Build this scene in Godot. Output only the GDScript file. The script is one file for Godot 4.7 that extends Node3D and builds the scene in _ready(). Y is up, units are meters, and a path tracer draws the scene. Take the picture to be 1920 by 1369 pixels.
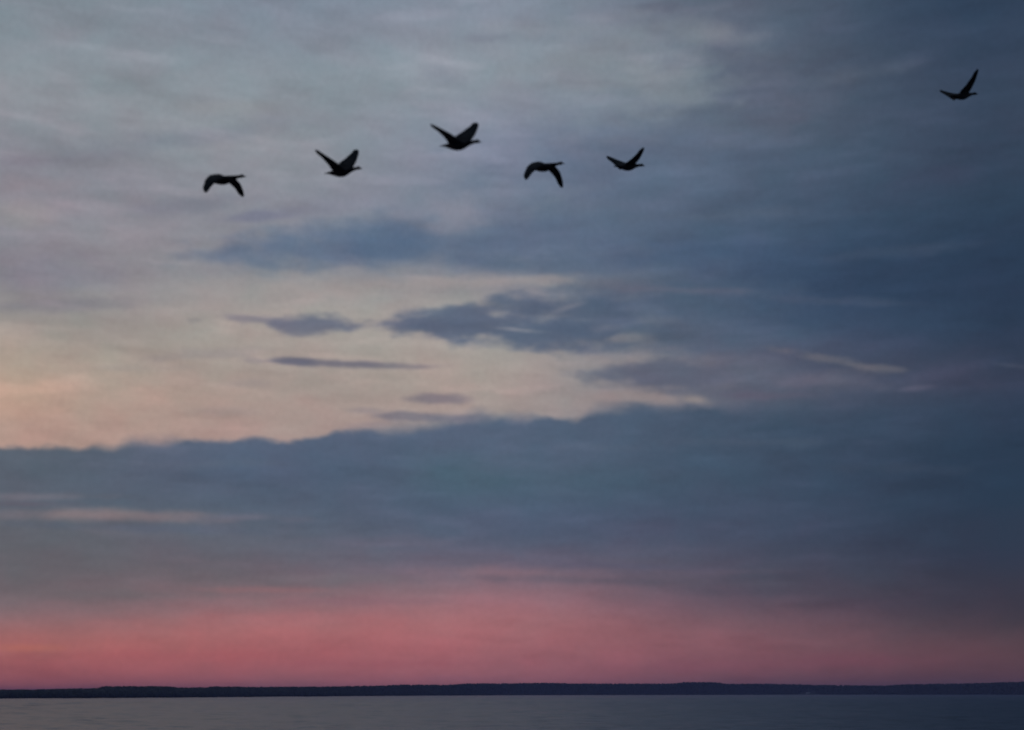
extends Node3D
# Six geese crossing a lake at dusk. The sky is computed by direction (azimuth and elevation in degrees round the place),
# the wooded shore, the water and the birds are geometry at their real size and distance.

const EYE := Vector3(0.0, 6.0, 0.0)
const SKY_W := 4096
const SKY_H := 2048
const WAVES := 1.15

# broad sky tone by elevation; five azimuths (-22, -11, 0, 11, 22 degrees). The bank of cloud over the horizon ...
var low_tones := [
	[0.36, "995a61 955f69 93606b 6b4c58 554049"],
	[1.16, "a46062 a06065 98616a 7d535d 5d434a"],
	[2.07, "a76966 a66568 9d656b 7d5861 514148"],
	[2.88, "8e6a6c a36c6e a16b70 6c535d 403b45"],
	[3.69, "74656a 8c6b71 946a72 5b4d5a 383744"],
	[4.63, "656066 6f656c 846a74 4f4c5a 323645"],
	[5.57, "5e5f66 625f6a 686171 494c5d 2e3648"],
	[6.75, "5c616a 5b6270 525c71 434c61 2c384a"],
	[7.93, "565f6b 525e70 4c5a70 404d62 29384b"],
	[9.36, "56606d 4f5c71 4a5e70 3e4e62 29394d"],
	[10.56, "58616e 525f74 505e73 405064 2a3a4e"],
]
# ... and the sky above that bank
var high_tones := [
	[10.56, "ad9389 a08c88 968c8c 4f5a6c 2d3a4e"],
	[12, "b1988b a2908a 998f8e 555c6e 313c50"],
	[13.21, "ab9b8e 9f938d 9c928e 595e6e 343e52"],
	[14.65, "a2998f 9c9590 9b9490 585d70 2d3b50"],
	[16.1, "8d8a8b 9b9692 969393 48576d 2a3a50"],
	[17.55, "7e7e88 929091 969394 41526a 2a3a50"],
	[18.99, "86868f 84878e 6e7686 41536b 2b3c52"],
	[20.42, "86868f 818590 627084 45576d 2e3f53"],
	[21.85, "80828d 838792 6c788a 4b5b70 334256"],
	[23.5, "848a93 848b94 737c91 536174 364458"],
	[25.14, "878e96 848d96 7a8494 566374 364458"],
	[27.22, "7f8993 828d97 848e99 596576 314055"],
	[29.27, "7c8691 7c8795 808a98 586475 2e3e53"],
	[30.62, "7c8691 798494 7b8797 546072 2e3e53"],
]
# upper edge of the bank (azimuth, elevation)
var bank_edge := [Vector2(-22.33, 10.09), Vector2(-21.05, 10.1), Vector2(-18.01, 10.33), Vector2(-16.69, 10.68), Vector2(-13.49, 10.83), Vector2(-11.63, 11.03), Vector2(-9.73, 11.02), Vector2(-7.82, 11.48), Vector2(-6.37, 11.61), Vector2(-4.91, 11.73), Vector2(-2.71, 12.02), Vector2(-1.48, 12.31), Vector2(-0, 12.27), Vector2(2.95, 12.08), Vector2(4.19, 12.66), Vector2(5.91, 12.84), Vector2(8.09, 12.54), Vector2(10.74, 12.45), Vector2(15.42, 12.14), Vector2(22.46, 11.53)]
# smaller clouds and gaps: azimuth, elevation, half width, half height, slope, density, tone, softness, raggedness
var clouds := [
	[8.04, 30.03, 1.58, 0.27, -0.062, 0.6, "585f70", 0.1, 0.5], [11.75, 26.49, 2.39, 1.91, -0.174, 0.75, "545e70", 0.2, 0.5], [5.97, 23.38, 6.41, 1.75, 0.016, 0.5, "56667d", 0.1, 0.45],
	[0.02, 24.63, 3.91, 0.56, 0.043, 0.4, "707a8e", 0, 0.5], [12.39, 28.68, 1.52, 0.66, -0.182, 0.4, "505c70", 0, 0.5], [5.06, 28.04, 6.04, 2.14, -0.038, 0.55, "868e96", 0, 0.3],
	[7.76, 26.66, 2.72, 1.18, -0.056, 0.6, "7f8991", 0.1, 0.4], [9.82, 28.9, 2.21, 0.62, -0.074, 0.6, "79818b", 0, 0.4], [13.78, 23.11, 5.87, 0.59, -0.089, 0.3, "485a70", 0, 0.4],
	[14.45, 25.56, 2.77, 0.9, 0.168, 0.3, "5e6072", 0, 0.4], [-1.04, 29.04, 1.33, 0.18, 0.049, 0.5, "78808f", 0.1, 0.5], [-3.42, 27.35, 1.19, 0.55, -0.150, 0.45, "7a8290", 0, 0.5],
	[2.7, 29.11, 3.46, 0.41, -0.021, 0.4, "77818e", 0, 0.4], [-18.59, 25.8, 2.25, 0.44, 0.177, 0.5, "78828a", 0, 0.4], [-16.01, 23.8, 4.55, 0.45, 0.199, 0.5, "777e8b", 0, 0.5],
	[-20.86, 22.37, 3.6, 0.29, 0.211, 0.5, "797986", 0, 0.5], [-22.11, 21.19, 2, 0.4, 0.135, 0.4, "8a848c", 0, 0.4], [-11.37, 25.07, 1.51, 0.27, 0.076, 0.35, "7c8492", 0, 0.5],
	[-22.43, 19.92, 1.54, 0.66, 0.131, 0.5, "948e90", 0, 0.4], [-17.82, 19.54, 1.62, 0.21, 0.100, 0.5, "8e8e96", 0, 0.4], [-13.91, 25.42, 2.73, 0.34, 0.094, 0.35, "8c9296", 0, 0.4],
	[-12.14, 20.84, 1.59, 0.3, 0.146, 0.6, "6c7086", 0.1, 0.5], [-15.8, 20.94, 3.31, 0.34, 0.190, 0.5, "757a88", 0, 0.5], [-9.18, 21.37, 2.5, 0.42, 0.147, 0.35, "7a7e90", 0, 0.4],
	[-8.86, 19.69, 4.96, 1.04, 0.124, 0.85, "586981", 0.2, 0.35], [-2.8, 19.69, 4.82, 0.76, 0.014, 0.7, "5a6980", 0.1, 0.4], [3.06, 19.03, 6.31, 0.53, -0.018, 0.6, "52637a", 0.1, 0.4],
	[-5.97, 19.97, 1.9, 1.07, 0.032, 0.6, "506682", 0.2, 0.3], [-11.56, 19.12, 2.93, 0.52, 0.062, 0.4, "606c82", 0, 0.4], [1.03, 20.3, 4.85, 1.07, -0.007, 0.7, "56667e", 0.1, 0.35],
	[-2.56, 21.41, 1.75, 0.85, -0.079, 0.8, "7f8291", 0.1, 0.4], [-3.19, 20.63, 0.89, 0.38, 0.017, 0.5, "7a7e8e", 0, 0.4], [2.07, 21.95, 1.29, 0.28, 0.261, 0.5, "727d8e", 0, 0.5],
	[5.66, 21.63, 2.55, 0.33, -0.035, 0.35, "606a80", 0, 0.4], [-16.32, 18.3, 2.34, 0.55, 0.086, 0.45, "8c8c94", 0, 0.4], [-21.3, 17.47, 3.3, 0.94, 0.110, 0.5, "797886", 0, 0.4],
	[-20.51, 16.25, 3.31, 0.29, 0.129, 0.5, "76757f", 0.1, 0.4], [-13.22, 18.42, 2.18, 0.47, -0.028, 0.3, "787a84", 0, 0.4], [9.85, 19.18, 6.41, 0.8, -0.055, 0.4, "405572", 0, 0.4],
	[12.41, 20.9, 3.92, 0.56, -0.074, 0.25, "4c566a", 0, 0.4], [20.36, 21.7, 3.07, 0.89, 0.253, 0.25, "42465e", 0, 0.5], [-8.04, 17.87, 5.69, 0.62, 0.039, 0.4, "9c9794", 0, 0.4],
	[-1.51, 18.29, 4.55, 0.29, 0.025, 0.8, "989293", 0.1, 0.4], [2.16, 18.32, 1.14, 0.24, -0.108, 0.7, "8c878c", 0.1, 0.4], [-9.7, 16.21, 2.39, 0.36, 0.025, 0.9, "616779", 0.3, 0.6],
	[-12.14, 16.3, 1.16, 0.16, -0.061, 0.8, "767680", 0.2, 0.5], [-9.57, 15.86, 1.34, 0.24, 0.043, 0.6, "6c707e", 0.1, 0.5], [-14.63, 16.09, 0.38, 0.12, 0.068, 0.6, "868384", 0.1, 0.4],
	[-4.01, 16.38, 2.12, 0.31, 0.017, 0.9, "5c6579", 0.35, 0.5], [0, 16.05, 4.75, 0.72, -0.097, 0.95, "566277", 0.4, 0.45], [0.64, 17.4, 2.02, 0.53, 0.043, 0.9, "58657a", 0.3, 0.55],
	[-1.76, 16.96, 1.76, 0.29, 0.103, 0.85, "5a6478", 0.3, 0.5], [4.02, 16.66, 3.75, 1.25, -0.021, 0.9, "505e74", 0.2, 0.4], [8.03, 17.37, 4.45, 0.95, -0.041, 0.7, "485a70", 0.1, 0.4],
	[5.81, 17.93, 2.75, 0.29, -0.050, 0.4, "686878", 0, 0.5], [2.03, 17.89, 1.51, 0.19, -0.107, 0.4, "6e7282", 0, 0.5], [0.2, 16.15, 1.05, 0.11, -0.079, 0.85, "82848f", 0.2, 0.4],
	[2.52, 17.09, 0.86, 0.14, 0.272, 0.6, "767a87", 0.1, 0.4], [5.5, 15.69, 1.04, 0.22, 0.070, 0.85, "88858a", 0.2, 0.4], [7.46, 15.19, 0.99, 0.12, 0.062, 0.5, "706d7b", 0.1, 0.4],
	[3.27, 16.55, 0.75, 0.1, -0.017, 0.3, "707684", 0.1, 0.4], [-8.41, 14.49, 3.29, 0.17, 0.005, 0.85, "6a6976", 0.3, 0.45], [-10.24, 14.54, 1.26, 0.19, 0.013, 0.8, "5c6070", 0.3, 0.4],
	[-5.96, 14.42, 1.73, 0.14, -0.006, 0.7, "686874", 0.2, 0.4], [-3.98, 14.46, 1.24, 0.1, 0.015, 0.4, "807c82", 0.1, 0.4], [-14.88, 14.49, 3.25, 0.28, 0.113, 0.5, "8a8687", 0.1, 0.5],
	[-16.92, 13.84, 2.05, 0.18, 0.069, 0.3, "8e8a89", 0, 0.5], [5.22, 14.54, 3.21, 0.41, 0.005, 0.8, "8c878a", 0.1, 0.4], [5.67, 13.04, 2.08, 0.26, -0.072, 0.85, "8e8586", 0.2, 0.4],
	[8.47, 12.82, 0.82, 0.21, -0.183, 0.85, "8c8484", 0.15, 0.4], [3.45, 12.82, 1.72, 0.48, -0.015, 0.5, "948b8a", 0.1, 0.4], [7.42, 13.98, 3.66, 0.57, -0.051, 0.9, "585f71", 0.35, 0.4],
	[9.19, 15.65, 4.63, 0.71, -0.043, 0.6, "4a596e", 0.1, 0.4], [9.87, 14.43, 3.38, 0.33, -0.043, 0.4, "5a5f70", 0, 0.5], [10.77, 13.09, 3.11, 0.33, -0.043, 0.6, "565c6e", 0.1, 0.4],
	[13.71, 14.52, 1.4, 0.21, -0.212, 0.6, "6c6b74", 0, 0.8], [15.55, 14.02, 1.14, 0.16, -0.272, 0.6, "6a6a73", 0, 0.8], [16.69, 13.83, 1.02, 0.14, -0.174, 0.7, "6c6a73", 0.1, 0.4],
	[14.81, 13.42, 2.2, 0.47, -0.061, 0.5, "626270", 0, 0.5], [18.16, 12.84, 0.77, 0.14, 0.029, 0.6, "606074", 0.1, 0.4], [11.95, 12.87, 2.84, 0.21, -0.047, 0.4, "5e586a", 0, 0.5],
	[19.15, 13.39, 2.88, 0.91, -0.080, 0.4, "484a5f", 0, 0.4], [22.22, 13.44, 0.84, 0.09, -0.201, 0.5, "485062", 0.1, 0.4], [16.15, 15.94, 4.63, 0.93, -0.078, 0.3, "384c64", 0, 0.4],
	[9.93, 20.95, 3.74, 0.23, -0.013, 0.3, "5c6678", 0, 0.6], [12.91, 17.11, 4.3, 0.19, -0.115, 0.3, "545c70", 0, 0.6], [8.54, 17.71, 3.46, 0.17, -0.064, 0.45, "646474", 0, 0.6],
	[18.24, 18.76, 4.17, 0.27, -0.002, 0.3, "465266", 0, 0.6], [16.5, 26.46, 3.44, 0.31, 0.017, 0.35, "5c6676", 0, 0.6], [20.96, 27.6, 3.76, 0.43, -0.066, 0.3, "3a4a60", 0, 0.6],
	[14.2, 11.16, 5.06, 0.23, -0.080, 0.3, "36485c", 0, 0.6], [10.66, 10.84, 4.26, 0.21, -0.036, 0.3, "525e70", 0, 0.6], [17.48, 9.37, 3.54, 0.23, -0.073, 0.3, "404c5e", 0, 0.6],
	[4.64, 10.76, 3.89, 0.22, -0.036, 0.3, "566274", 0, 0.6], [-12.97, 9.85, 4.62, 0.21, 0.057, 0.3, "5c6675", 0, 0.6], [-3.46, 13, 1.28, 0.22, 0.012, 0.85, "78737c", 0.25, 0.4],
	[-4.92, 12.18, 1.83, 0.19, 0.016, 0.8, "706e7a", 0.25, 0.45], [-6.64, 12.41, 0.83, 0.12, 0.023, 0.5, "807a80", 0.1, 0.4], [-6.38, 11.82, 1.45, 0.17, 0.120, 0.4, "78747e", 0.1, 0.4],
	[-2.22, 12.09, 1.72, 0.22, 0.006, 0.7, "626778", 0.2, 0.4], [-12.46, 13.4, 1.54, 0.24, 0.048, 0.4, "908a8a", 0, 0.5], [-12.86, 12.15, 1.41, 0.23, 0.045, 0.4, "968a88", 0, 0.5],
	[-22.11, 12.26, 2.76, 0.94, 0.082, 0.5, "ba9b8a", 0, 0.3], [-16.96, 11.29, 2.7, 0.28, 0.057, 0.3, "aa928a", 0, 0.4], [-15.92, 12.63, 1.37, 0.46, 0.059, 0.3, "b0988e", 0, 0.4],
	[-20.87, 8.07, 2.96, 0.18, 0.051, 0.6, "706e78", 0.1, 0.4], [-20.84, 7.78, 2.54, 0.13, 0.049, 0.7, "5c5a66", 0.1, 0.4], [-18.33, 7.43, 4.13, 0.29, 0.041, 0.8, "837578", 0, 0.35],
	[-15.11, 7.45, 2.03, 0.21, -0.018, 0.7, "786f76", 0.1, 0.4], [-12.15, 7.54, 2.31, 0.16, 0.026, 0.6, "656674", 0.1, 0.4], [-9.58, 7.49, 1.41, 0.12, 0.020, 0.4, "606272", 0.1, 0.4],
	[-15.53, 6.94, 4.7, 0.18, 0.001, 0.6, "565f70", 0.1, 0.4], [-2.44, 9.6, 2.67, 1.08, 0.005, 0.4, "486270", 0, 0.3], [8.96, 10.18, 2.86, 0.95, -0.029, 0.25, "42566c", 0, 0.4],
	[-9.67, 9.72, 4.73, 0.95, 0.027, 0.3, "4c5c72", 0, 0.4], [6.47, 7.16, 3.33, 0.33, -0.016, 0.35, "50546a", 0, 0.5], [-6.24, 6.6, 4.74, 0.24, 0.011, 0.3, "666272", 0, 0.5],
	[-0.25, 5.19, 3.58, 0.33, -0.021, 0.6, "846c76", 0.1, 0.4], [-10.84, 4.42, 2.98, 0.14, 0.013, 0.45, "966a6e", 0.1, 0.4], [-8.54, 4.87, 3.73, 0.21, 0.031, 0.5, "6e6870", 0.1, 0.5],
	[-17.53, 4.1, 4.32, 0.27, 0.021, 0.4, "646266", 0, 0.4], [5.22, 4.83, 5.19, 0.19, -0.029, 0.5, "565462", 0.1, 0.4], [8.76, 5.21, 3.5, 0.14, -0.015, 0.4, "625866", 0.1, 0.4],
	[-6.17, 3.96, 3.99, 0.16, 0.006, 0.45, "84646e", 0.1, 0.5], [5.23, 5.49, 4.73, 0.19, -0.050, 0.5, "545468", 0.1, 0.4], [12.63, 4.27, 5.65, 0.21, -0.018, 0.4, "484654", 0.1, 0.4],
	[-15.27, 3.03, 3.51, 0.16, 0.043, 0.35, "9e6c6e", 0.1, 0.5], [-20.73, 1.86, 1.65, 0.17, 0.011, 0.6, "b26c5f", 0.1, 0.4], [-9.41, 3.2, 3.45, 0.23, 0.008, 0.35, "a86c70", 0.1, 0.5],
	[-6.1, 1.27, 4.63, 0.18, 0.001, 0.3, "945660", 0.1, 0.5], [-14.74, 1.58, 4.83, 0.22, 0.006, 0.35, "a45c61", 0.1, 0.5], [14.68, 1.32, 3.07, 0.35, -0.008, 0.35, "7c4a58", 0.1, 0.4],
	[7.91, 1.14, 3.68, 0.27, -0.004, 0.3, "865462", 0.1, 0.4], [-2.36, 0.66, 2.8, 0.11, -0.001, 0.4, "906070", 0.1, 0.4],
]
# far shore: azimuth, distance of the waterline, height of its skyline with the trees
var shore := [Vector3(-21.36, 2046, 12.9), Vector3(-19.31, 2087, 14.2), Vector3(-17.64, 2124, 16.0), Vector3(-17.32, 2131, 19.1), Vector3(-14.84, 2304, 20.1), Vector3(-14.41, 2352, 17.9), Vector3(-13.09, 2510, 19.2), Vector3(-12.87, 2538, 21.4), Vector3(-11.08, 2798, 21.7), Vector3(-8.36, 3183, 24.3), Vector3(-5.60, 3710, 30.1), Vector3(-4.91, 3837, 34.0), Vector3(-2.82, 4280, 36.0), Vector3(-2.12, 4453, 41.7), Vector3(-0.02, 5075, 47.3), Vector3(1.38, 5129, 49.6), Vector3(2.78, 5187, 46.7), Vector3(6.99, 5391, 47.3), Vector3(7.45, 5416, 52.9), Vector3(8.78, 5491, 54.3), Vector3(9.28, 5521, 46.6), Vector3(11.04, 5632, 46.9), Vector3(13.71, 5326, 38.7), Vector3(15.89, 5107, 34.8), Vector3(16.75, 5028, 39.0), Vector3(18.86, 4847, 40.0), Vector3(21.33, 4659, 44.0)]

var lut := []
var warp := FastNoiseLite.new()
var streak := FastNoiseLite.new()
var mottle := FastNoiseLite.new()
var grain := FastNoiseLite.new()


func _ready() -> void:
	# ---- camera
	var cam := Camera3D.new()
	cam.name = "camera"
	cam.position = EYE
	cam.basis = Basis(Vector3.RIGHT, deg_to_rad(14.5458)) * Basis(Vector3.BACK, deg_to_rad(-0.09))
	var lens := CameraAttributesPhysical.new()
	lens.frustum_focal_length = 41.65
	lens.frustum_near = 0.1
	lens.frustum_far = 40000.0
	lens.frustum_focus_distance = 90.0
	lens.exposure_aperture = 0.5
	cam.attributes = lens
	cam.fov = 32.144
	cam.near = 0.1
	cam.far = 40000.0
	add_child(cam)
	# ---- sky
	var env := Environment.new()
	env.background_mode = Environment.BG_SKY
	var sky := Sky.new()
	var pano := PanoramaSkyMaterial.new()
	pano.panorama = ImageTexture.create_from_image(sky_image())
	sky.sky_material = pano
	env.sky = sky
	env.background_energy_multiplier = 1.0
	env.tonemap_mode = Environment.TONE_MAPPER_LINEAR
	env.tonemap_exposure = 1.0
	env.fog_enabled = true
	env.fog_density = 0.0001
	env.fog_light_color = Color(0.7, 0.74, 1.0)
	env.sdfgi_enabled = true
	env.ssao_enabled = true
	env.ssil_enabled = true
	var we := WorldEnvironment.new()
	we.name = "sky"
	we.environment = env
	add_child(we)
	# ---- the last light of a sun that has gone down behind cloud to the left
	var sun := DirectionalLight3D.new()
	sun.name = "sun"
	sun.light_energy = 0.02
	sun.light_color = Color(1.0, 0.72, 0.62)
	sun.light_angular_distance = 12.0
	sun.shadow_enabled = true
	var from := toward(-38.0, 3.0)
	sun.basis = Basis.looking_at(-from, Vector3.UP)
	add_child(sun)
	# ---- setting
	build_water()
	build_shore()
	build_woodland()
	build_house()
	build_geese()


# ------------------------------------------------------------------ helpers
func toward(az: float, el: float) -> Vector3:
	var a := deg_to_rad(az)
	var e := deg_to_rad(el)
	return Vector3(sin(a) * cos(e), sin(e), -cos(a) * cos(e))


func tag(o: Node, label := "", category := "", group := "", kind := "") -> void:
	if label:
		o.set_meta("label", label)
	if category:
		o.set_meta("category", category)
	if group:
		o.set_meta("group", group)
	if kind:
		o.set_meta("kind", kind)


func mesh_node(called: String, me: Mesh, m: Material, parent: Node) -> MeshInstance3D:
	var o := MeshInstance3D.new()
	o.name = called
	o.mesh = me
	o.material_override = m
	parent.add_child(o, true)
	return o


func matte(c: Color, rough := 0.85) -> StandardMaterial3D:
	var m := StandardMaterial3D.new()
	m.albedo_color = c.linear_to_srgb()
	m.roughness = rough
	return m


# ------------------------------------------------------------------ sky
func noise_of(n: FastNoiseLite, s: int, f: float, octaves: int) -> void:
	n.seed = s
	n.noise_type = FastNoiseLite.TYPE_SIMPLEX_SMOOTH
	n.frequency = f
	n.fractal_type = FastNoiseLite.FRACTAL_FBM
	n.fractal_octaves = octaves


func tones(table: Array) -> Array:
	# per tenth of a degree a row of five colours, softened a little
	var rows := []
	for i in 1000:
		var el := i * 0.1
		var k := 0
		while k < table.size() - 2 and table[k + 1][0] < el:
			k += 1
		var a: Array = table[k]
		var b: Array = table[k + 1]
		var t := clampf((el - a[0]) / (b[0] - a[0]), 0.0, 1.0)
		var row := []
		var ca: PackedStringArray = a[1].split(" ")
		var cb: PackedStringArray = b[1].split(" ")
		for c in 5:
			row.append(Color(ca[c]).lerp(Color(cb[c]), t))
		rows.append(row)
	var soft := []
	for i in rows.size():
		var reach := 4 if i < 110 else 9
		reach = mini(reach, i)
		var row := []
		for c in 5:
			var s := Color(0, 0, 0)
			for k in range(-reach, reach + 1):
				s += rows[clampi(i + k, 0, rows.size() - 1)][c]
			row.append(s / float(2 * reach + 1))
		soft.append(row)
	return soft


func across(row: Array, az: float) -> Color:
	var u := clampf((az + 22.0) / 11.0, 0.0, 4.0)
	var k := mini(int(u), 3)
	var t := u - k
	var a: Color = row[maxi(k - 1, 0)]
	var b: Color = row[k]
	var c: Color = row[k + 1]
	var d: Color = row[mini(k + 2, 4)]
	return b + (c - a) * (0.5 * t) + (a * 2.0 - b * 5.0 + c * 4.0 - d) * (0.5 * t * t) + (b * 3.0 - a - c * 3.0 + d) * (0.5 * t * t * t)


func edge_at(az: float) -> float:
	var k := 0
	while k < bank_edge.size() - 2 and bank_edge[k + 1].x < az:
		k += 1
	var a: Vector2 = bank_edge[k]
	var b: Vector2 = bank_edge[k + 1]
	return lerpf(a.y, b.y, smoothstep(a.x, b.x, az))


func broad_sky(az: float, el: float, d: Vector3) -> Color:
	var w := warp.get_noise_3d(d.x * 9.0, d.y * 34.0, d.z * 9.0)
	var w2 := warp.get_noise_3d(d.x * 9.0 + 40.0, d.y * 34.0, d.z * 9.0 + 7.0)
	var near_ground := smoothstep(0.0, 6.0, el)
	var i := clampi(int((el + w * 0.55 * near_ground) * 10.0), 0, 999)
	var a := az + w2 * 1.6
	var lo := across(lut[0][i], a)
	var hi := across(lut[1][i], a)
	var rag := streak.get_noise_3d(d.x * 95.0, d.y * 190.0, d.z * 95.0) + 0.35 * streak.get_noise_3d(d.x * 260.0, d.y * 420.0, d.z * 260.0) + 0.6 * streak.get_noise_3d(d.x * 30.0, d.y * 60.0, d.z * 30.0)
	var e := edge_at(az) + rag * 0.18
	var fray := warp.get_noise_3d(d.x * 26.0, d.y * 26.0, d.z * 26.0 + 3.0)
	var soft := 0.16 + 0.5 * smoothstep(-0.15, 0.4, fray) + 1.3 * smoothstep(8.0, 20.0, az)
	var c := hi.lerp(lo, 1.0 - smoothstep(e - soft, e + soft * 0.8, el))
	# round the horizon, away from the afterglow: plain dusk cloud
	var away := maxf(smoothstep(-34.0, -115.0, az), smoothstep(24.0, 70.0, az))
	if away > 0.0:
		var back := Color8(76, 64, 76).lerp(Color8(58, 72, 92), smoothstep(0.5, 9.0, el)).lerp(Color8(74, 88, 108), smoothstep(10.0, 40.0, el))
		back *= 1.0 + 0.16 * w + 0.1 * rag
		c = c.lerp(back, away)
	if el > 31.0:
		c = c.lerp(Color8(84, 97, 117) * (1.0 + 0.12 * w), smoothstep(33.0, 85.0, el))
	return c


func finish(c: Color, d: Vector3) -> Color:
	var s := 0.6 * streak.get_noise_3d(d.x * 14.0, d.y * 70.0, d.z * 14.0) + 0.6 * streak.get_noise_3d(d.x * 50.0, d.y * 190.0, d.z * 50.0)
	var m := mottle.get_noise_3d(d.x * 40.0, d.y * 62.0, d.z * 40.0)
	var g := grain.get_noise_3d(d.x * 420.0, d.y * 420.0, d.z * 420.0)
	var s2 := streak.get_noise_3d(d.x * 26.0 + 9.0, d.y * 150.0, d.z * 26.0)
	var wisp := smoothstep(0.12, 0.55, s2) * smoothstep(3.0, 7.0, rad_to_deg(asin(d.y)))
	var gap := smoothstep(0.15, 0.55, -s2 + 0.3 * m)
	var k := 1.04 + 0.07 * s + 0.03 * g + 0.045 * wisp - 0.035 * gap
	c = Color(c.r * k * (1.004 + 0.03 * m + 0.015 * wisp), c.g * k * (0.992 - 0.008 * m), c.b * k * (0.985 - 0.004 * m))
	return Color(maxf(c.r, 0.01), maxf(c.g, 0.01), maxf(c.b, 0.01)).srgb_to_linear()


func sky_image() -> Image:
	noise_of(warp, 11, 0.35, 4)
	noise_of(streak, 23, 0.35, 4)
	noise_of(mottle, 37, 0.5, 3)
	noise_of(grain, 51, 0.5, 3)
	lut = [tones(low_tones), tones(high_tones)]
	# the whole sphere, coarse
	var cw := 512
	var ch := 256
	var coarse := Image.create(cw, ch, false, Image.FORMAT_RGBF)
	var under := Color8(56, 63, 77).srgb_to_linear()
	for y in ch:
		var el := 90.0 - (y + 0.5) * 180.0 / ch
		for x in cw:
			if el < -1.5:
				coarse.set_pixel(x, y, under)
				continue
			var az := wrapf((x + 0.5) * 360.0 / cw, -180.0, 180.0)
			var d := toward(az, maxf(el, 0.0))
			coarse.set_pixel(x, y, finish(broad_sky(az, maxf(el, 0.0), d), d))
	coarse.resize(SKY_W, SKY_H, Image.INTERPOLATE_CUBIC)
	# the part with the afterglow, fine
	var per := SKY_W / 360.0
	var x0 := int(floor(-34.0 * per))
	var x1 := int(ceil(34.0 * per))
	var y0 := int(floor((90.0 - 42.0) * per))
	var y1 := int(ceil((90.0 + 1.0) * per))
	var w := x1 - x0
	var h := y1 - y0
	var buf := []
	buf.resize(w * h)
	for y in h:
		var el := 90.0 - (y0 + y + 0.5) / per
		for x in w:
			var az := (x0 + x + 0.5) / per
			buf[y * w + x] = broad_sky(az, maxf(el, 0.0), toward(az, maxf(el, 0.0)))
	for f in clouds:
		var tone := Color(f[6])
		var hw: float = f[2] * 1.35
		var hh: float = f[3] * 1.5 + absf(f[4]) * hw
		var xa := clampi(int((f[0] - hw * 1.3) * per) - x0, 0, w)
		var xb := clampi(int((f[0] + hw * 1.3) * per) - x0 + 1, 0, w)
		var ya := clampi(int((90.0 - f[1] - hh * 1.4) * per) - y0, 0, h)
		var yb := clampi(int((90.0 - f[1] + hh * 1.4) * per) - y0 + 1, 0, h)
		for y in range(ya, yb):
			var el := 90.0 - (y0 + y + 0.5) / per
			for x in range(xa, xb):
				var az := (x0 + x + 0.5) / per
				var u: float = (az - f[0])
				var v: float = (el - f[1] - f[4] * u) / (f[3] * 1.35)
				u /= hw
				var q := u * u + v * v
				if q > 2.2:
					continue
				var d := toward(az, el)
				var n := streak.get_noise_3d(d.x * 70.0, d.y * 190.0, d.z * 70.0 + f[0]) + 0.5 * warp.get_noise_3d(d.x * 22.0, d.y * 60.0, d.z * 22.0 + f[0])
				var r: float = sqrt(q) + n * f[8] * 1.15
				var a: float = f[5] * (1.0 - smoothstep(f[8] * 0.0 + f[7], 1.08, r))
				if a > 0.0:
					buf[y * w + x] = buf[y * w + x].lerp(tone, a)
	var fine := Image.create(w, h, false, Image.FORMAT_RGBF)
	for y in h:
		var el := 90.0 - (y0 + y + 0.5) / per
		for x in w:
			var az := (x0 + x + 0.5) / per
			fine.set_pixel(x, y, finish(buf[y * w + x], toward(az, maxf(el, 0.0))))
	coarse.blit_rect(fine, Rect2i(-x0, 0, w + x0, h), Vector2i(0, y0))
	coarse.blit_rect(fine, Rect2i(0, 0, -x0, h), Vector2i(SKY_W + x0, y0))
	return coarse


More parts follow.
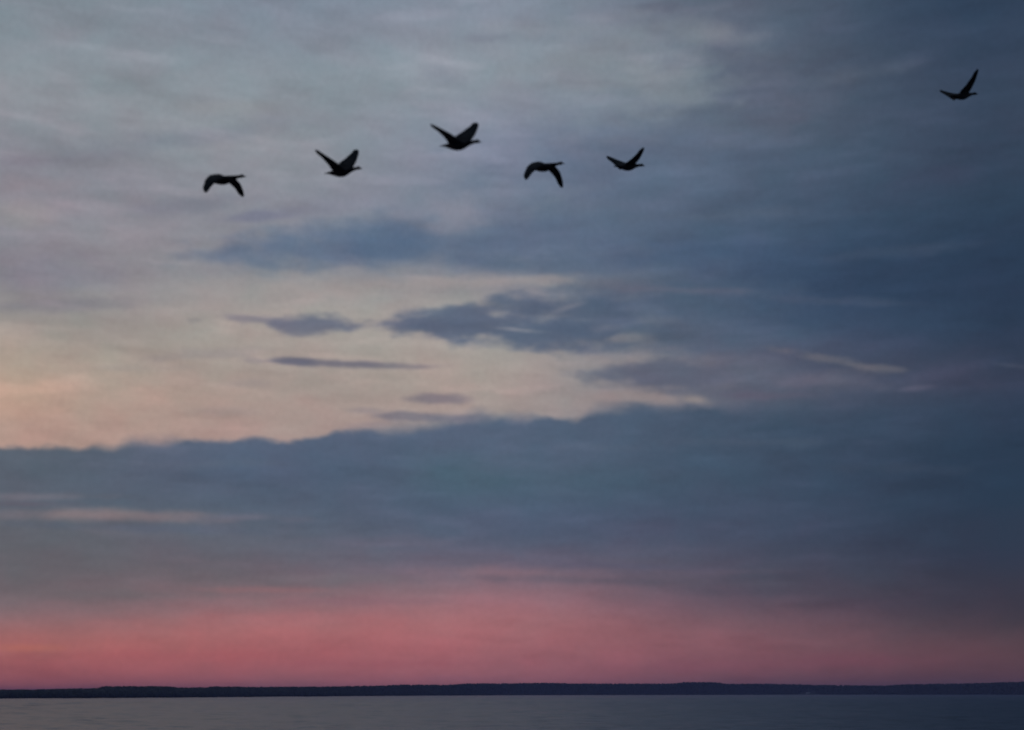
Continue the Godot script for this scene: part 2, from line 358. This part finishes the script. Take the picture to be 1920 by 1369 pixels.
# ------------------------------------------------------------------ water
func build_water() -> void:
	# one sheet of small waves: rings round the place, fine where the photograph looks and coarse elsewhere
	var around: PackedFloat32Array = []
	for i in 281:
		around.append(lerpf(-29.0, 29.0, i / 280.0))
	for i in range(1, 76):
		around.append(lerpf(29.0, 331.0, i / 76.0))
	var reach: PackedFloat32Array = []
	var d := 2.0
	while d < 24000.0:
		reach.append(d)
		if d < 120.0:
			d *= 1.06
		elif d < 165.0:
			d *= 1.01
		elif d < 5900.0:
			d *= 1.0022
		else:
			d *= 1.15
	var swell := FastNoiseLite.new()
	noise_of(swell, 5, 0.16, 2)
	var patch := FastNoiseLite.new()
	noise_of(patch, 8, 0.02, 2)
	var cols := around.size()
	var pos := PackedVector3Array()
	for r in reach.size():
		var far := reach[r]
		for c in cols:
			var az := around[c]
			var y := 0.0
			if c < 281:
				var edge := 1.0 - smoothstep(26.0, 29.0, absf(az))
				var high := minf(0.0009 * far, 0.8) * smoothstep(100.0, 165.0, far) * (1.0 - smoothstep(5400.0, 5900.0, far))
				y = swell.get_noise_2d(c * 0.45, r) * high * WAVES * edge * (1.0 + 0.2 * patch.get_noise_2d(c, r * 0.6))
			pos.append(Vector3(sin(deg_to_rad(az)) * far, y, -cos(deg_to_rad(az)) * far))
	var idx := PackedInt32Array()
	for r in reach.size() - 1:
		for c in cols:
			var a := r * cols + c
			var b := r * cols + (c + 1) % cols
			idx.append_array([a, a + cols, b, b, a + cols, b + cols])
	var centre := pos.size()
	pos.append(Vector3.ZERO)
	for c in cols:
		idx.append_array([centre, c, (c + 1) % cols])
	var normals := PackedVector3Array()
	normals.resize(pos.size())
	for r in reach.size():
		for c in cols:
			var e := pos[r * cols + (c + 1) % cols] - pos[r * cols + (c + cols - 1) % cols]
			var f := pos[mini(r + 1, reach.size() - 1) * cols + c] - pos[maxi(r - 1, 0) * cols + c]
			normals[r * cols + c] = e.cross(f).normalized()
	normals[centre] = Vector3.UP
	var arrays := []
	arrays.resize(Mesh.ARRAY_MAX)
	arrays[Mesh.ARRAY_VERTEX] = pos
	arrays[Mesh.ARRAY_NORMAL] = normals
	arrays[Mesh.ARRAY_INDEX] = idx
	var me := ArrayMesh.new()
	me.add_surface_from_arrays(Mesh.PRIMITIVE_TRIANGLES, arrays)
	var m := StandardMaterial3D.new()
	m.albedo_color = Color(0.014, 0.03, 0.06).linear_to_srgb()
	m.roughness = 0.26
	m.metallic_specular = 0.5
	var o := mesh_node("water", me, m, self)
	tag(o, "blue grey lake water with a fine ripple below the far shore", "water", "", "structure")


# ------------------------------------------------------------------ far shore
func shore_at(az: float) -> Vector2:
	# distance of the waterline and height of the skyline
	var first: Vector3 = shore[0]
	var last: Vector3 = shore[shore.size() - 1]
	if az <= first.x:
		return Vector2(first.y, first.z).lerp(Vector2(1700, 16), smoothstep(first.x, -75.0, az))
	if az >= last.x:
		return Vector2(last.y, last.z).lerp(Vector2(3200, 34), smoothstep(last.x, 75.0, az))
	var k := 0
	while k < shore.size() - 2 and shore[k + 1].x < az:
		k += 1
	var t := clampf((az - shore[k].x) / (shore[k + 1].x - shore[k].x), 0.0, 1.0)
	var p: Vector3 = shore[k].lerp(shore[k + 1], t)
	return Vector2(p.y, p.z)


func ground_height(az: float, back: float) -> float:
	var s := shore_at(az)
	var top := maxf(s.y - 11.0, 2.0)
	if back < 0.0:
		return -0.6
	if back < 150.0:
		return lerpf(0.5, top, smoothstep(4.0, 150.0, back))
	if back < 500.0:
		return top * lerpf(1.0, 0.85, (back - 150.0) / 350.0)
	return top * 0.85 * (1.0 - smoothstep(500.0, 1600.0, back)) - 1.0 * smoothstep(500.0, 1600.0, back)


func build_shore() -> void:
	var st := SurfaceTool.new()
	st.begin(Mesh.PRIMITIVE_TRIANGLES)
	st.set_smooth_group(0)
	var offs := [-12.0, 0.0, 4.0, 20.0, 45.0, 80.0, 115.0, 150.0, 260.0, 400.0, 650.0, 1000.0, 1600.0]
	var n := 600
	for i in n + 1:
		var az := lerpf(-75.0, 75.0, float(i) / n)
		var dist := shore_at(az).x + sin(az * 5.3) * 9.0 + sin(az * 13.7 + 1.0) * 5.0
		for b in offs:
			var p: Vector3 = toward(az, 0.0) * (dist + b)
			p.y = ground_height(az, b) if b != 0.0 else 0.02
			st.add_vertex(p)
	var k := offs.size()
	for i in n:
		for j in k - 1:
			var a := i * k + j
			for v in [a, a + 1, a + k, a + 1, a + k + 1, a + k]:
				st.add_index(v)
	st.generate_normals()
	var o := mesh_node("far_shore", st.commit(), matte(Color(0.035, 0.04, 0.03), 0.95), self)
	tag(o, "low dark far shore stretching along the whole horizon", "land", "", "structure")


func crown_mesh(r: RandomNumberGenerator) -> ArrayMesh:
	var st := SurfaceTool.new()
	st.begin(Mesh.PRIMITIVE_TRIANGLES)
	var n := FastNoiseLite.new()
	n.seed = r.randi()
	n.frequency = 1.3
	var lobes := [[Vector3(0, 0.52, 0), 0.40, 0.48], [Vector3(0.22, 0.40, 0.1), 0.28, 0.3], [Vector3(-0.2, 0.36, -0.12), 0.3, 0.3], [Vector3(0.02, 0.34, 0.26), 0.27, 0.28]]
	for l in lobes:
		var rows := 5
		var cols := 7
		for i in rows:
			for j in cols:
				var q := []
				for c in [[0, 0], [0, 1], [1, 1], [1, 0]]:
					var th: float = PI * (i + c[0]) / rows
					var ph: float = TAU * (j + c[1]) / cols
					var d := Vector3(sin(th) * cos(ph), cos(th), sin(th) * sin(ph))
					var k: float = 1.0 + 0.45 * n.get_noise_3dv(d * 1.6 + l[0] * 5.0)
					q.append(l[0] + Vector3(d.x * l[1], d.y * l[2], d.z * l[1]) * k)
				for v in [0, 1, 2, 0, 2, 3]:
					st.add_vertex(q[v])
	for j in 5:
		var a := TAU * j / 5
		var b := TAU * (j + 1) / 5
		var p0 := Vector3(cos(a), 0, sin(a)) * 0.03
		var p1 := Vector3(cos(b), 0, sin(b)) * 0.03
		var up := Vector3(0, 0.4, 0)
		for v in [p0, p1, p1 + up, p0, p1 + up, p0 + up]:
			st.add_vertex(v)
	st.generate_normals()
	return st.commit()


func build_woodland() -> void:
	var r := RandomNumberGenerator.new()
	r.seed = 77
	var mm := MultiMesh.new()
	mm.transform_format = MultiMesh.TRANSFORM_3D
	mm.mesh = crown_mesh(r)
	var list: Array[Transform3D] = []
	for i in 26000:
		var az := r.randf_range(-34.0, 34.0) if i < 20000 else r.randf_range(-75.0, 75.0)
		var back := 6.0 + 480.0 * pow(r.randf(), 1.6)
		if absf(az - 12.729) < 0.35 and back < 62.0:
			continue
		var dist := shore_at(az).x
		var p := toward(az, 0.0) * (dist + back)
		p.y = ground_height(az, back) - 0.3
		var tall := r.randf_range(9.0, 12.5)
		if back < 25.0:
			tall *= r.randf_range(0.45, 0.9)
		var wide := tall * r.randf_range(0.9, 1.25)
		list.append(Transform3D(Basis(Vector3.UP, r.randf() * TAU).scaled_local(Vector3(wide, tall, wide)), p))
	mm.instance_count = list.size()
	for i in list.size():
		mm.set_instance_transform(i, list[i])
	var o := MultiMeshInstance3D.new()
	o.name = "woodland"
	o.multimesh = mm
	o.material_override = matte(Color(0.03, 0.04, 0.026), 0.9)
	add_child(o, true)
	tag(o, "dark wood covering the far shore in one mass", "wood", "", "stuff")


# ------------------------------------------------------------------ pale house by the far water
func slab(lo: Vector3, hi: Vector3) -> BoxMesh:
	var b := BoxMesh.new()
	b.size = hi - lo
	return b


func build_house() -> void:
	var az := 12.729
	var root := Node3D.new()
	root.name = "waterside_house"
	add_child(root)
	var back := 30.0
	var p := toward(az, 0.0) * (shore_at(az).x + back)
	p.y = ground_height(az, back) - 0.2
	root.position = p
	root.rotation.y = -deg_to_rad(az)
	tag(root, "small pale house low down on the dark far shore", "house")
	var white := matte(Color(0.78, 0.78, 0.76), 0.7)
	var wall := mesh_node("wall", slab(Vector3(-8, 0, -3.5), Vector3(8, 4.6, 3.5)), white, root)
	wall.position.y = 2.3
	var roof := PrismMesh.new()
	roof.size = Vector3(8.2, 2.2, 17.0)
	var rf := mesh_node("roof", roof, matte(Color(0.3, 0.3, 0.31), 0.6), root)
	rf.rotation.y = PI / 2
	rf.position.y = 4.6 + 1.1
	var glass := matte(Color(0.03, 0.035, 0.04), 0.15)
	for x in [-6.0, -3.4, 3.4, 6.0]:
		var w := mesh_node("window", slab(Vector3(-0.6, -0.7, 0), Vector3(0.6, 0.7, 0.12)), glass, root)
		w.position = Vector3(x, 2.6, 3.5)
	var door := mesh_node("door", slab(Vector3(-0.55, -1.05, 0), Vector3(0.55, 1.05, 0.12)), matte(Color(0.2, 0.16, 0.12)), root)
	door.position = Vector3(0, 1.06, 3.5)


# ------------------------------------------------------------------ geese
# body stations, bill end first: x, height of the axis, half width, half height
var body := [
	[0.417, 0.036, 0.006, 0.006], [0.411, 0.037, 0.013, 0.016], [0.398, 0.041, 0.021, 0.026], [0.375, 0.044, 0.027, 0.033], [0.345, 0.042, 0.026, 0.031],
	[0.315, 0.038, 0.026, 0.029], [0.27, 0.031, 0.028, 0.032], [0.22, 0.024, 0.035, 0.04], [0.17, 0.014, 0.046, 0.051], [0.12, 0.003, 0.06, 0.063],
	[0.07, -0.007, 0.074, 0.074], [0.02, -0.014, 0.085, 0.082], [-0.04, -0.018, 0.09, 0.083], [-0.1, -0.019, 0.086, 0.077], [-0.16, -0.017, 0.075, 0.065],
	[-0.22, -0.014, 0.062, 0.05], [-0.27, -0.011, 0.053, 0.036], [-0.31, -0.009, 0.05, 0.025], [-0.35, -0.009, 0.052, 0.016], [-0.39, -0.012, 0.05, 0.008],
	[-0.415, -0.014, 0.042, 0.005], [-0.43, -0.015, 0.022, 0.003],
]


func station(x: float) -> Array:
	var k := 0
	while k < body.size() - 2 and body[k + 1][0] > x:
		k += 1
	var p0: Array = body[maxi(k - 1, 0)]
	var p1: Array = body[k]
	var p2: Array = body[k + 1]
	var p3: Array = body[mini(k + 2, body.size() - 1)]
	var t := clampf((x - p1[0]) / (p2[0] - p1[0]), 0.0, 1.0)
	var o := [x]
	for c in [1, 2, 3]:
		o.append(maxf(cubic_interpolate(p1[c], p2[c], p0[c], p3[c], t), -1.0))
	o[2] = maxf(o[2], 0.003)
	o[3] = maxf(o[3], 0.002)
	return o


func plumage(p: Vector3) -> Color:
	if p.x > 0.17:
		return Color(0.018, 0.017, 0.018)
	var c := Color(0.05, 0.043, 0.037)
	if p.y < -0.05:
		c = c.lerp(Color(0.09, 0.083, 0.075), smoothstep(-0.05, -0.1, p.y))
	if p.x < -0.29:
		c = Color(0.022, 0.02, 0.02)
	return c


const RING := 20
const SPAN := 9   # quads of the body that open into each wing


func goose_mesh(wings: Array) -> ArrayMesh:
	var st := SurfaceTool.new()
	st.begin(Mesh.PRIMITIVE_TRIANGLES)
	st.set_smooth_group(0)
	var xs := []
	for i in 16:
		xs.append(lerpf(0.417, 0.115, i / 15.0))
	var first := xs.size()
	for i in SPAN + 1:
		xs.append(lerpf(0.1, -0.15, float(i) / SPAN))
	for i in range(1, 15):
		xs.append(lerpf(-0.15, -0.43, i / 14.0))
	var pts: Array[Vector3] = []
	for x in xs:
		var s := station(x)
		for j in RING:
			var th := TAU * j / RING
			pts.append(Vector3(x, s[1] + s[3] * sin(th), s[2] * cos(th)))
	var tris := PackedInt32Array()
	for i in xs.size() - 1:
		for j in RING:
			var inside: bool = i >= first and i < first + SPAN
			if inside and (j < 3 or (j >= 7 and j < 10)):
				continue
			var a := i * RING + j
			var b := i * RING + (j + 1) % RING
			tris.append_array([a, b, a + RING, b, b + RING, a + RING])
	# closed ends
	for e in [0, xs.size() - 1]:
		var c := Vector3.ZERO
		for j in RING:
			c += pts[e * RING + j] / RING
		pts.append(c)
		for j in RING:
			var a: int = e * RING + j
			var b: int = e * RING + (j + 1) % RING
			if e == 0:
				tris.append_array([pts.size() - 1, b, a])
			else:
				tris.append_array([pts.size() - 1, a, b])
	var shade := []
	for p in pts:
		shade.append(plumage(p))
	# the wings grow out of the openings left in the flanks
	for w in wings:
		var side: float = w.side
		var up_j := 3 if side > 0 else 7
		var low_j := 0 if side > 0 else 10
		var step := -1 if side > 0 else 1
		var loop := PackedInt32Array()
		var where := []          # chord fraction and upper (1) to lower (-1) side of every loop point
		for i in SPAN + 1:
			loop.append((first + i) * RING + up_j)
			where.append(Vector2(float(i) / SPAN, 1.0))
		for q in 2:
			loop.append((first + SPAN) * RING + up_j + step * (q + 1))
			where.append(Vector2(1.0, 0.33 - 0.66 * q))
		for i in SPAN + 1:
			loop.append((first + SPAN - i) * RING + low_j)
			where.append(Vector2(1.0 - float(i) / SPAN, -1.0))
		for q in 2:
			loop.append(first * RING + low_j - step * (q + 1))
			where.append(Vector2(0.0, -0.33 + 0.66 * q))
		var root := Vector3(0.03, 0.03, side * 0.075)
		var dih := deg_to_rad(w.rise)
		var sweep := deg_to_rad(w.sweep)
		var tip := Vector3(0.02, 0.03, side * 0.06) + Vector3(sin(sweep), cos(sweep) * sin(dih), side * cos(sweep) * cos(dih)) * float(w.length)
		var out := (tip - root).normalized()
		var arch := Vector3(0, 1, 0)
		arch = (arch - out * arch.dot(out)).normalized()
		var wrist := root.lerp(tip, 0.47) + arch * float(w.bend) + Vector3(float(w.ahead), 0, 0)
		var ctrl := wrist * 2.0 - (root + tip) * 0.5
		var before := loop
		var sections := 30
		for s in range(1, sections + 1):
			var t := 0.05 + 0.95 * s / sections
			var p := root.lerp(ctrl, t).lerp(ctrl.lerp(tip, t), t)
			var along := (ctrl - root).lerp(tip - ctrl, t).normalized()
			var chord := Vector3(-1, 0, 0)
			chord = (chord - along * chord.dot(along)).normalized()
			chord = chord.rotated(along, side * deg_to_rad(lerpf(w.twist, w.twist_tip, t)))
			var normal := along.cross(chord).normalized() * -side
			var wide := 0.27 - 0.055 * smoothstep(0.0, 0.45, t) - 0.08 * smoothstep(0.4, 0.85, t) - 0.085 * pow(maxf(t - 0.8, 0.0) / 0.2, 2.2)
			wide = maxf(wide, 0.014)
			var finger := 0.0
			if t > 0.35:
				finger = 0.085 * absf(sin(t * PI * 10.0))
			var thick := 0.024 * (1.0 - t) * (1.0 - t) + 0.007 * (1.0 - 0.6 * t)
			var ring := PackedInt32Array()
			for q in where:
				var u: float = q.x
				var th: float = thick * (0.25 + 2.4 * sqrt(u) * pow(1.0 - u, 0.9)) * q.y
				var camber: float = 0.07 * wide * sin(PI * pow(u, 0.7))
				var x: float = (u - 0.25) * wide
				if u > 0.5:
					x -= finger * wide * (u - 0.5) * 2.0
				ring.append(pts.size())
				pts.append(p + chord * x + normal * (th + camber))
				var c := Color(0.046, 0.04, 0.036)
				if t > 0.5 or u > 0.72:
					c = Color(0.026, 0.024, 0.024)
				shade.append(c)
			for q in loop.size():
				var n := (q + 1) % loop.size()
				var quad := [before[q], before[n], ring[q], before[n], ring[n], ring[q]]
				if side < 0:
					quad.reverse()
				tris.append_array(PackedInt32Array(quad))
			before = ring
		pts.append(tip + (tip - wrist).normalized() * 0.006)
		shade.append(Color(0.026, 0.024, 0.024))
		for q in before.size():
			var n := (q + 1) % before.size()
			var tri := [before[q], before[n], pts.size() - 1]
			if side < 0:
				tri.reverse()
			tris.append_array(PackedInt32Array(tri))
	for i in pts.size():
		st.set_color(shade[i])
		st.add_vertex(pts[i])
	for i in tris:
		st.add_index(i)
	st.generate_normals()
	return st.commit()


func bill_mesh() -> ArrayMesh:
	var st := SurfaceTool.new()
	st.begin(Mesh.PRIMITIVE_TRIANGLES)
	st.set_smooth_group(0)
	var prof := [[0.404, 0.037, 0.013, 0.016], [0.418, 0.034, 0.0125, 0.0135], [0.432, 0.031, 0.0115, 0.01], [0.446, 0.0285, 0.0105, 0.0075], [0.456, 0.027, 0.008, 0.005], [0.461, 0.0262, 0.003, 0.002]]
	for s in prof:
		for j in 10:
			var th := TAU * j / 10
			st.add_vertex(Vector3(s[0], s[1] + s[3] * sin(th), s[2] * cos(th)))
	for i in prof.size() - 1:
		for j in 10:
			var a := i * 10 + j
			var b := i * 10 + (j + 1) % 10
			# runs towards the tip, so the turn is the other way round
			for v in [a, a + 10, b, b, a + 10, b + 10]:
				st.add_index(v)
	st.generate_normals()
	return st.commit()


func build_geese() -> void:
	var feathers := StandardMaterial3D.new()
	feathers.vertex_color_use_as_albedo = true
	feathers.roughness = 0.8
	feathers.metallic_specular = 0.4
	var horn := matte(Color(0.02, 0.019, 0.018), 0.5)
	var dark := matte(Color(0.008, 0.007, 0.006), 0.1)
	var bill := bill_mesh()
	var eye := SphereMesh.new()
	eye.radius = 0.006
	eye.height = 0.012
	eye.radial_segments = 12
	eye.rings = 6
	# place, heading (turn, climb, bank), wings: right (towards +z) then left: rise, sweep, length, bend, twist at root and tip
	var flock := [
		{"at": Vector3(-5.38, 15.34, -22.11), "turn": [-17.8, -4.4, 16.4], "r": [-29, -2, 0.68, 0.06, -0.03, -15, -40], "l": [-26, -2, 0.68, 0.07, 0.03, 0, 10],
			"label": "dark goose with wings swept down, hindmost bird at the left end of the line"},
		{"at": Vector3(-3.15, 15.43, -21.96), "turn": [-29.6, -8.4, 17.9], "r": [31, -10, 0.68, -0.01, 0.04, 0, 0], "l": [36, -9, 0.69, 0.0, 0.04, -35, -55],
			"label": "dark goose with wings raised in a wide V, just ahead of the hindmost bird"},
		{"at": Vector3(-0.89, 15.13, -20.11), "turn": [-32.4, -11.8, 19.2], "r": [26, -10, 0.68, 0.0, 0.04, 0, 0], "l": [31, -8, 0.69, 0.0, 0.04, -30, -50],
			"label": "largest dark goose with raised wings, flying highest of the close group of five"},
		{"at": Vector3(0.67, 16.18, -23.48), "turn": [-33.6, -9.3, 11.0], "r": [-33, -3, 0.69, 0.06, -0.03, -15, -40], "l": [-32, -1, 0.68, 0.09, 0.03, 0, 10],
			"label": "dark goose with wings swept down, between two birds with raised wings"},
		{"at": Vector3(2.63, 17.45, -26.4), "turn": [30.7, 10.2, 11.2], "r": [24, -9, 0.68, 0.0, 0.04, 0, 0], "l": [27, -10, 0.68, -0.02, 0.04, 35, 20],
			"label": "smaller dark goose with wings raised, leading the group of five"},
		{"at": Vector3(10.5, 19.45, -26.95), "turn": [21.0, 10.8, 2.8], "r": [31, -4, 0.68, 0.0, 0.04, 0, 0], "l": [32, -4, 0.68, -0.03, 0.04, 35, 10],
			"label": "lone dark goose far ahead of the others near the right edge"},
	]
	for g in flock:
		var root := Node3D.new()
		root.name = "goose"
		add_child(root, true)
		root.position = g.at
		root.basis = Basis(Vector3.UP, deg_to_rad(g.turn[0])) * Basis(Vector3.BACK, deg_to_rad(g.turn[1])) * Basis(Vector3.RIGHT, deg_to_rad(g.turn[2]))
		tag(root, g.label, "goose", "geese flying in a line over the water")
		var wings := []
		for k in ["r", "l"]:
			var w: Array = g[k]
			wings.append({"side": 1.0 if k == "r" else -1.0, "rise": w[0], "sweep": w[1], "length": w[2], "bend": w[3], "ahead": w[4], "twist": float(w[5]), "twist_tip": float(w[6])})
		mesh_node("body", goose_mesh(wings), feathers, root)
		mesh_node("bill", bill, horn, root)
		for s in [-1.0, 1.0]:
			var e := mesh_node("eye", eye, dark, root)
			e.position = Vector3(0.385, 0.052, s * 0.0215)
